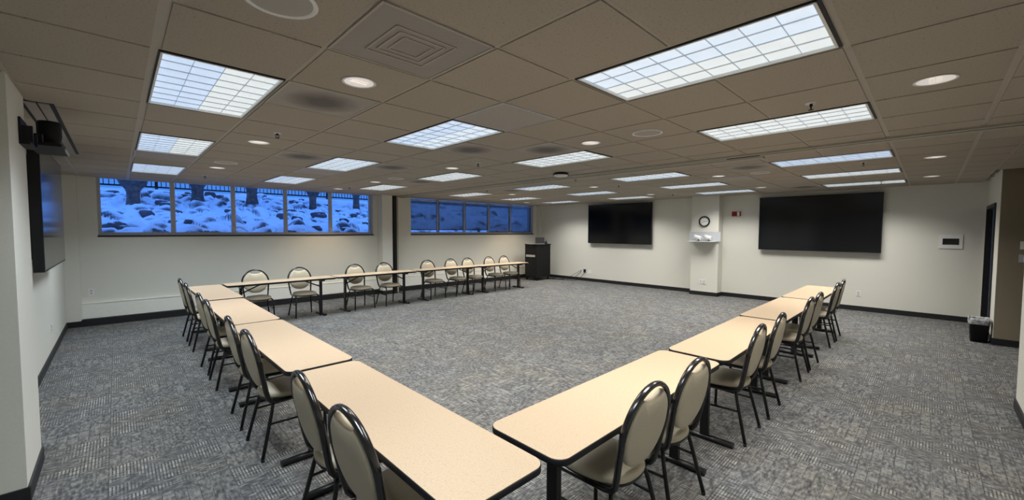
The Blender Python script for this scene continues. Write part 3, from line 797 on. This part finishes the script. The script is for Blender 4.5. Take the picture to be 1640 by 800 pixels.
def outlet(root):
    mb('white').box(-.036, .036, -.008, 0, -.058, .058, bev=.003).build('cover_plate', root)
    q = mb('lightgrey')
    for s_ in (-1, 1):
        q.box(-.017, .017, -.010, -.007, s_ * .022 - .014, s_ * .022 + .014, bev=.002)
    q.mat(M['blackmatte'])
    for s_ in (-1, 1):
        for dx in (-.007, .007): q.box(dx - .0012, dx + .0012, -.0105, -.0095, s_ * .022 - .002, s_ * .022 + .007)
    q.build('socket', root)
oo = on_east('wall_outlet', 4.19, .355, 11.0); outlet(oo); tag(oo, 'white outlet low on the clock pillar, the left one of the pair', 'outlet', 'wall outlets')
def place_outlet(loc, rz, lb):
    c_ = copy_tree(oo); c_.location = loc; c_.rotation_euler = (0, 0, rz); c_['label'] = lb; return c_
place_outlet((11.0, 4.11, .355), -PI / 2, 'white outlet low on the clock pillar, the right one of the pair').location.y = 4.095
place_outlet((11.3, 1.035, .368), -PI / 2, 'white outlet below the wide screen behind the far right chairs')
place_outlet((11.3, 8.24, .33), -PI / 2, 'white outlet with cables plugged in, beside the black cart')
place_outlet((-.353, 10.2, .58), 0, 'white outlet on the window wall above the left end of the heater')
place_outlet((LW, 8.0, .38), PI / 2, 'white outlet low on the left wall')
place_outlet((4.55, 10.2, .46), 0, 'white outlet above the heater left of the column')
place_outlet((6.05, 10.2, .46), 0, 'white outlet above the heater just right of the partition post')
o = on_east('cable_box', 8.10, .33, 11.3); tag(o, 'square grey cable outlet box beside the cable-filled outlet', 'outlet box')
mb('lightgrey').box(-.06, .06, -.01, 0, -.075, .075, bev=.003).build('box_cover', o); mb('blackmatte').box(-.045, .045, -.014, -.009, -.05, .055, bev=.002).build('jack_insert', o)
o = on_east('blank_plate', 7.90, .31, 11.302); tag(o, 'white blank cover plate right of the grey cable box', 'cover plate')
mb('white').box(-.075, .075, -.008, 0, -.06, .06, bev=.003).build('plate', o); mb('silver').cyl((-.05, -.008, 0), (-.05, -.010, 0), .004, n=8).cyl((.05, -.008, 0), (.05, -.010, 0), .004, n=8).build('plate_screw', o)
def switch(loc, rz, lb, w_=.04):
    o = empty('light_switch', loc, rz); tag(o, lb, 'switch', 'switches on the alcove wall')
    mb('white' if w_ < .05 else 'lightgrey').box(-w_, w_, -.009, 0, -.058, .058, bev=.003).build('cover_plate', o)
    mb('white').box(-.016, .016, -.014, -.008, -.032, .032, bev=.003).build('rocker', o)
switch((9.35, -.94, 1.49), -PI / 2, 'white light switch on the tan alcove wall at the edge of view')
switch((9.35, -.95, 1.30), -PI / 2, 'grey cover plate below the white switch on the tan alcove wall', .055)

# ------------------------------------------------------------------ black AV cart with laptop
o = empty('equipment_cart', (10.40, 9.43, 0)); tag(o, 'tall black equipment cart on casters in the far corner', 'cart')
q = mb('charcoal'); q.box(-.35, .35, -.27, .27, .10, 1.20, bev=.004); q.build('cart_body', o)
mb('charcoal').box(-.37, .37, -.29, .29, 1.20, 1.225, bev=.004).build('cart_top', o)
for i, (z0, z1) in enumerate(((.14, .36), (.37, .58), (.59, .76), (.90, 1.18))):
    d_ = mb('blackmatte').box(-.358, -.35, -.235, .235, z0, z1, bev=.002).build('drawer', o)
    mb('black').box(-.372, -.358, -.06, .06, z1 - .04, z1 - .025, bev=.002).build('handle', d_)
mb('silver').box(-.360, -.35, -.20, .22, .79, .865, bev=.002).build('vent_strip', o)
mb('black').box(-.36, -.345, -.262, -.245, .1, 1.2).box(-.36, -.345, .245, .262, .1, 1.2).build('corner_rail', o)
q0 = None
for sx in (-.3, .3):
    for sy in (-.22, .22):
        cst = mb('black').cyl((sx - .018, sy, .042), (sx + .018, sy, .042), .042, n=20).box(sx - .026, sx + .026, sy - .02, sy + .02, .045, .10)
        cst.build('caster', o)
o = empty('laptop', (10.28, 9.22, 1.2255)); tag(o, 'open black laptop on top of the black cart', 'laptop')
o.rotation_euler = (0, 0, -PI / 4)
mb('silver').box(-.16, .16, -.11, .11, 0, .016, bev=.003).build('keyboard_base', o)
q = mb('blackmatte'); q.box(-.16, .16, .0, .008, 0, .215, bev=.003, rot=Matrix.Rotation(math.radians(-14), 3, 'X'), org=(0, 0, 0))
l_ = q.build('laptop_lid', o); l_.location = (0, .105, .016)
o = empty('paper_sheet', (10.13, 9.50, 1.2255)); tag(o, 'white paper sheet on the cart beside the laptop', 'paper')
o = tag(mb('white').box(-.09, .09, -.12, .12, 0, .004).build('paper_sheet', None, (10.13, 9.50, 1.2255)), 'white paper sheet on the cart beside the laptop', 'paper')
bpy.data.objects.remove(bpy.data.objects['paper_sheet']) if False else None
for ob in list(col.objects):
    if ob.type == 'EMPTY' and ob.name.startswith('paper_sheet'): bpy.data.objects.remove(ob)
o = empty('table_microphone', (10.56, 9.20, 1.2255)); tag(o, 'small black desk device with a thin antenna beside the laptop', 'device')
mb('blackmatte').lathe([(0, 0), (.05, 0), (.055, .02), (.035, .055), (.03, .10), (0, .115)], n=20).build('device_body', o)
mb('black').cyl((0, 0, .11), (.0, 0, .185), .006, n=8).build('antenna', o)
o = empty('wall_hook', (10.78, 9.25, 0)); 
bpy.data.objects.remove(o)
# cables behind the cart
def cable(pts, lb, r=.006):
    P_ = [Vector(p) for p in pts]; out = []
    for i in range(len(P_) - 1):
        a = P_[max(i - 1, 0)]; b = P_[i]; c_ = P_[i + 1]; d_ = P_[min(i + 2, len(P_) - 1)]
        for k in range(8):
            t = k / 8; out.append(.5 * ((2 * b) + (c_ - a) * t + (2 * a - 5 * b + 4 * c_ - d_) * t * t + (3 * b - a - 3 * c_ + d_) * t ** 3))
    out.append(P_[-1])
    tag(mb('wire').tube(out, r, n=8).build('power_cable'), lb, 'cable', 'cables from the wall to the cart')
cable([(11.285, 8.24, .35), (11.24, 8.45, .22), (11.16, 8.75, .05), (11.02, 8.95, .008), (10.8, 9.1, .008), (10.76, 9.3, .008)], 'black cable hanging from the outlet towards the cart, uppermost')
cable([(11.285, 8.24, .31), (11.22, 8.35, .18), (11.14, 8.5, .04), (11.0, 8.75, .008), (10.85, 8.9, .008), (10.8, 9.35, .012)], 'black cable hanging from the outlet, middle one of three')
cable([(11.285, 8.10, .28), (11.22, 8.2, .13), (11.13, 8.3, .02), (10.98, 8.55, .009), (11.05, 8.85, .009), (10.9, 9.0, .009), (10.82, 9.42, .012)], 'black cable from the grey box coiling on the carpet', .007)
cable([(10.97, 9.5, .009), (11.08, 9.2, .009), (10.93, 8.98, .009), (11.1, 8.78, .009), (10.9, 8.72, .009), (10.83, 9.15, .03)], 'loose black cable loop lying on the carpet beside the cart', .008)

# ------------------------------------------------------------------ waste bin
o = empty('waste_bin', (9.50, -.566, 0)); tag(o, 'black plastic waste bin with clear liner beside the doorway', 'waste bin')
def rrect(hx, hy, r, n=5):
    out = []
    for cx, cy, a0 in ((hx - r, hy - r, 0), (-hx + r, hy - r, PI / 2), (-hx + r, -hy + r, PI), (hx - r, -hy + r, 1.5 * PI)):
        for k in range(n + 1):
            a = a0 + PI / 2 * k / n; out.append((cx + r * math.cos(a), cy + r * math.sin(a)))
    return out
def loft(q, secs, capa=True, capb=True):
    R_ = [[q.bm.verts.new((x, y, z)) for x, y in s_] for s_, z in secs]
    for A, B in zip(R_, R_[1:]):
        for k in range(len(A)): q.face([A[k], A[(k + 1) % len(A)], B[(k + 1) % len(A)], B[k]], True)
    if capa: q.face(R_[0][::-1])
    if capb: q.face(R_[-1])
    return q
q = mb('blackmatte'); loft(q, [(rrect(.12, .088, .04), 0), (rrect(.142, .106, .04), .325), (rrect(.148, .112, .04), .33), (rrect(.148, .112, .04), .345), (rrect(.138, .102, .04), .345), (rrect(.112, .084, .035), .02)], True, True); q.build('bin_body', o)
q = mb('liner'); rl = random.Random(3)
def wav(hx, hy, amp): return [(x * (1 + rl.uniform(-amp, amp)), y * (1 + rl.uniform(-amp, amp))) for x, y in rrect(hx, hy, .05, 8)]
loft(q, [(wav(.154, .116, .03), .275), (wav(.158, .119, .03), .305), (wav(.153, .116, .03), .338), (wav(.149, .113, .03), .362), (wav(.139, .104, .03), .358), (wav(.128, .096, .02), .29)], False, False); q.build('bin_liner', o)

# ------------------------------------------------------------------ tables
def make_table():
    o = empty('folding_table'); Lh, Wh, r = .9145, .2285, .065
    out = rrect(Lh, Wh, r, 7)
    q = mb('laminate').prism(rrect(Lh - .003, Wh - .003, r - .003, 7), .728, .7375); q.build('table_top', o)
    q = mb('blackmatte'); q.pad(out, [(.990, .704), (1.0, .708), (1.0, .733), (.9975, .7355)], lambda v: v, (0, 0)); q.build('edge_band', o)
    for s_ in (-1, 1):
        lx = s_ * .68
        q = mb('black'); q.box(lx - .019, lx + .019, -.032, .032, .035, .70, bev=.004)
        leg = q.build('leg', o)
        q = mb('black'); out2 = []
        q.tube([(lx, -.215, .022), (lx, .215, .022)], .030, n=14, ry=.020, up=(0, 0, 1)); q.cyl((lx, -.19, 0), (lx, -.19, .01), .014, n=12).cyl((lx, .19, 0), (lx, .19, .01), .014, n=12)
        q.build('foot_bar', leg)
        q = mb('black')
        pr = [(-.17, .704), (.17, .704), (.17, .69), (.13, .668), (-.13, .668), (-.17, .69)]
        A = [q.bm.verts.new((lx - .025, y, z)) for y, z in pr]; B = [q.bm.verts.new((lx + .025, y, z)) for y, z in pr]
        for k in range(6): q.face([A[k], A[(k + 1) % 6], B[(k + 1) % 6], B[k]])
        q.face(A); q.face(B[::-1]); q.build('top_bracket', leg)
        q = mb('black').tube([(lx - s_ * .016, 0, .56), (lx - s_ * .30, 0, .69)], .011, n=8); q.box(lx - s_ * .44, lx - s_ * .24, -.05, .05, .688, .704, bev=.003); q.build('brace', leg)
    return o
tb = make_table()
tabs = []
for i, (yc, xc, rz) in enumerate(((1.965, .998, PI / 2), (3.835, 1.0, PI / 2 + .004), (5.69, 1.0, PI / 2 - .002), (7.60, 1.03, PI / 2 + .002))):
    tabs.append((xc, yc, rz, f'beige folding table in the left row, {["nearest to the camera", "second from the camera", "third from the camera", "at the far corner"][i]}'))
for i, (xc, yc, rz) in enumerate(((2.175, 1.24, 0), (4.05, 1.228, .008), (5.925, 1.255, -.004), (7.80, 1.262, 0))):
    tabs.append((xc, yc, rz, f'beige folding table in the right row, {["nearest to the camera", "second from the camera", "third from the camera", "closest to the wide screen"][i]}'))
for i, (xc, yc, rz) in enumerate(((2.205, 8.42, .035), (4.06, 8.475, 0), (5.945, 8.50, .004), (7.80, 8.47, -.008))):
    tabs.append((xc, yc, rz, f'beige folding table along the windows, {["adjoining the left row", "second from the left row", "third from the left row", "beside the black cart"][i]}'))
for i, (x, y, rz, lb) in enumerate(tabs):
    o = tb if i == 0 else copy_tree(tb)
    o.location = (x, y, 0); o.rotation_euler = (0, 0, rz)
    tag(o, lb, 'table', 'folding tables set in a U')

# ------------------------------------------------------------------ chairs
def make_chair():
    o = empty('banquet_chair')
    yb = lambda z: -.165 - (z - .45) * .185
    # hoop, rails
    pts = []
    side = [(.205, .225, .372), (.203, .205, .400), (.197, .17, .410), (.192, .0, .410), (.187, -.10, .410), (.184, -.140, .418), (.184, -.160, .445)]
    for (x, y, z) in side: pts.append((x, y, z))
    for z in (.50, .56, .62, .67): pts.append((.184 + (.212 - .184) * ((z - .445) / .255) ** .8, yb(z), z))
    for k in range(0, 25):
        a = PI * k / 24; z = .70 + .228 * math.sin(a); pts.append((.213 * math.cos(a), yb(z), z))
    for z in (.67, .62, .56, .50): pts.append((-(.184 + (.212 - .184) * ((z - .445) / .255) ** .8), yb(z), z))
    for (x, y, z) in side[::-1]: pts.append((-x, y, z))
    mb('blackgloss').tube(pts, .0115, n=12, ry=.0165, up=None if False else None).build('tmp', o)
    bpy.data.objects.remove(o.children[0])
    # sweep with the wide axis held front to back on the hoop
    q = mb('blackgloss'); P_ = [Vector(p) for p in pts]; rings = []; n = 12
    for i, p in enumerate(P_):
        t = (P_[min(i + 1, len(P_) - 1)] - P_[max(i - 1, 0)]).normalized()
        hoop = 8 <= i < len(P_) - 8
        side_ref = Vector((0, 1, .0)) if abs(t.y) < .75 else Vector((0, 0, 1))
        b = (side_ref - t * side_ref.dot(t)).normalized(); a = t.cross(b)
        ra, rb = (.0135, .018) if hoop else (.0125, .018) if 5 <= i < len(P_) - 5 else (.0125, .014)
        rings.append([q.bm.verts.new(p + a * (ra * math.cos(2 * PI * k / n)) + b * (rb * math.sin(2 * PI * k / n))) for k in range(n)])
    for A, B in zip(rings, rings[1:]):
        # keep the rings from twisting where the reference changes
        sh_ = min(range(n), key=lambda s_: sum((A[k].co - B[(k + s_) % n].co).length for k in range(0, n, 3)))
        for k in range(n): q.face([A[k], A[(k + 1) % n], B[(k + 1 + sh_) % n], B[(k + sh_) % n]], True)
    q.face(rings[0][::-1]); q.face(rings[-1])
    q.build('back_frame', o)
    # back pad
    out = []
    for k in range(64):
        a = 2 * PI * k / 64; c_, s_ = math.cos(a), math.sin(a)
        if s_ >= 0:
            x, z = .197 * c_, .705 + .208 * s_
            if abs(x) < .095: z -= .058 * (max(0, math.cos(PI * x / .19)) ** .6)
        else: x, z = .199 * (abs(c_) ** .92) * (1 if c_ >= 0 else -1), .705 + .205 * s_
        out.append((x, z))
    th = Vector((0, -.185, 1)).normalized(); nr = Vector((0, 1, .185)).normalized()
    def fn(v):   # v = (x, z, depth)
        p = Vector((v.x, yb(v.y), v.y)); return p + nr * v.z
    q = mb('vinyl'); q.pad(out, [(.5, -.025), (.86, -.022), (.95, -.016), (.985, -.007), (.99, .004), (.975, .014), (.93, .022), (.80, .028), (.5, .032)], fn, (0, .70)); q.build('backrest', o)
    # seat
    out = []
    for k in range(48):
        a = 2 * PI * k / 48; c_, s_ = math.cos(a), math.sin(a); e = 2 / 2.7
        x = (abs(c_) ** e) * (1 if c_ > 0 else -1); y = (abs(s_) ** e) * (1 if s_ > 0 else -1)
        out.append(((.198 + .018 * y) * x, .035 + .213 * y))
    q = mb('vinyl'); q.pad(out, [(.93, .422), (.985, .426), (1.0, .436), (.995, .448), (.965, .459), (.90, .467), (.7, .474), (.4, .478)], lambda v: v, (0, .035)); q.build('seat', o)
    q = mb('black'); fr_ = [Vector((x * .93, .03 + (y - .035) * .92, .414)) for x, y in out]
    q.tube(fr_, .009, n=8, closed=True, up=(0, 0, 1))
    q.tube([(-.186, -.125, .405), (.186, -.125, .405)], .010, n=8)
    q.build('seat_frame', o)
    for s_ in (-1, 1):
        q = mb('black'); q.tube([(s_ * .205, .224, .375), (s_ * .208, .229, .32), (s_ * .220, .232, .012)], .0125, n=10); q.cyl((s_ * .220, .232, 0), (s_ * .220, .232, .02), .013, n=12); q.build('leg', o)
        q = mb('black'); q.tube([(s_ * .150, -.118, .402), (s_ * .168, -.128, .37), (s_ * .178, -.137, .33), (s_ * .214, -.212, .012)], .0125, n=10); q.cyl((s_ * .214, -.212, 0), (s_ * .214, -.212, .02), .013, n=12); q.build('leg', o)
        q = mb('black'); q.tube([(s_ * .211, .230, .25), (s_ * .188, -.156, .25)], .0085, n=8); q.build('stretcher', o)
    return o
ch = make_chair()
chairs = []
L_y = [(1.70, .03), (2.27, -.03), (3.53, 0.02), (4.18, -.02), (5.35, .0), (5.97, .03), (7.205, -.0), (7.93, .02)]
for i, (y, dr) in enumerate(L_y):
    chairs.append((.915 + (.0 if i != 4 else -.005), y, -PI / 2 + dr, f'beige oval-back chair at the left table row, {ORD[i]} from the camera', 'chairs along the left row'))
R_x = [(1.87, -.02), (2.43, -.03), (3.68, .03), (4.34, .03), (5.65, .0), (6.20, -.03), (7.55, .0), (8.10, .02)]
for i, (x, dr) in enumerate(R_x):
    chairs.append((x, 1.172, 0 + dr, f'beige oval-back chair at the right table row, {ORD[i]} from the camera', 'chairs along the right row'))
F_x = [(1.82, -.06), (2.60, .02), (3.73, .04), (4.42, .05), (5.60, .03), (6.33, .10), (6.885, .06), (7.66, .08), (8.235, .04)]
for i, (x, dr) in enumerate(F_x):
    chairs.append((x, 8.555 + (.035 if i > 3 else 0), PI + dr, f'beige oval-back chair facing the room below the windows, {ORD[i]} from the left', 'chairs along the window row'))
for i, (x, y, rz, lb, gp) in enumerate(chairs):
    o = ch if i == 0 else copy_tree(ch)
    o.location = (x, y, 0); o.rotation_euler = (0, 0, rz); tag(o, lb, 'chair', gp)

# ------------------------------------------------------------------ world and camera
wd = bpy.data.worlds.new('dusk'); sc.world = wd; wd.use_nodes = True
nt = wd.node_tree; bg = nt.nodes['Background']
tcw = nt.nodes.new('ShaderNodeTexCoord'); sxw = nt.nodes.new('ShaderNodeSeparateXYZ'); nt.links.new(tcw.outputs['Generated'], sxw.inputs[0])
rw = nt.nodes.new('ShaderNodeValToRGB'); rw.color_ramp.elements[0].position = .08; rw.color_ramp.elements[0].color = (.050, .19, .62, 1)
rw.color_ramp.elements[1].position = .8; rw.color_ramp.elements[1].color = (.16, .46, 1.45, 1)
nt.links.new(sxw.outputs[2], rw.inputs[0]); nt.links.new(rw.outputs[0], bg.inputs[0]); bg.inputs[1].default_value = 1.4

R = ((0.7173, -0.6967, 0.0), (0, 0, 0), (0, 0, 0))
def rotm(a, b, c):
    ca, sa, cb, sb, cc, s_ = math.cos(a), math.sin(a), math.cos(b), math.sin(b), math.cos(c), math.sin(c)
    f_ = Vector((ca * cb, sa * cb, sb)); r_ = Vector((sa, -ca, 0)); u_ = r_.cross(f_)
    return r_ * cc + u_ * s_, -r_ * s_ + u_ * cc, f_
r_, u_, f_ = rotm(0.8000007, -0.0474965, 0.0032942)
cam = bpy.data.cameras.new('camera'); cam.sensor_width = 36; cam.lens = 36 * 651.32 / 1640; cam.clip_start = .05
co = bpy.data.objects.new('camera', cam); col.objects.link(co); sc.camera = co
m4 = Matrix((( r_.x, u_.x, -f_.x, 0), (r_.y, u_.y, -f_.y, 0), (r_.z, u_.z, -f_.z, CAMZ), (0, 0, 0, 1)))
co.matrix_world = m4
vs = sc.view_settings; vs.view_transform = 'Standard'; vs.look = 'None'; vs.gamma = 1; vs.use_curve_mapping = False; vs.exposure = 0.0
sc.cycles.max_bounces = 8; sc.cycles.diffuse_bounces = 5; sc.cycles.transparent_max_bounces = 12
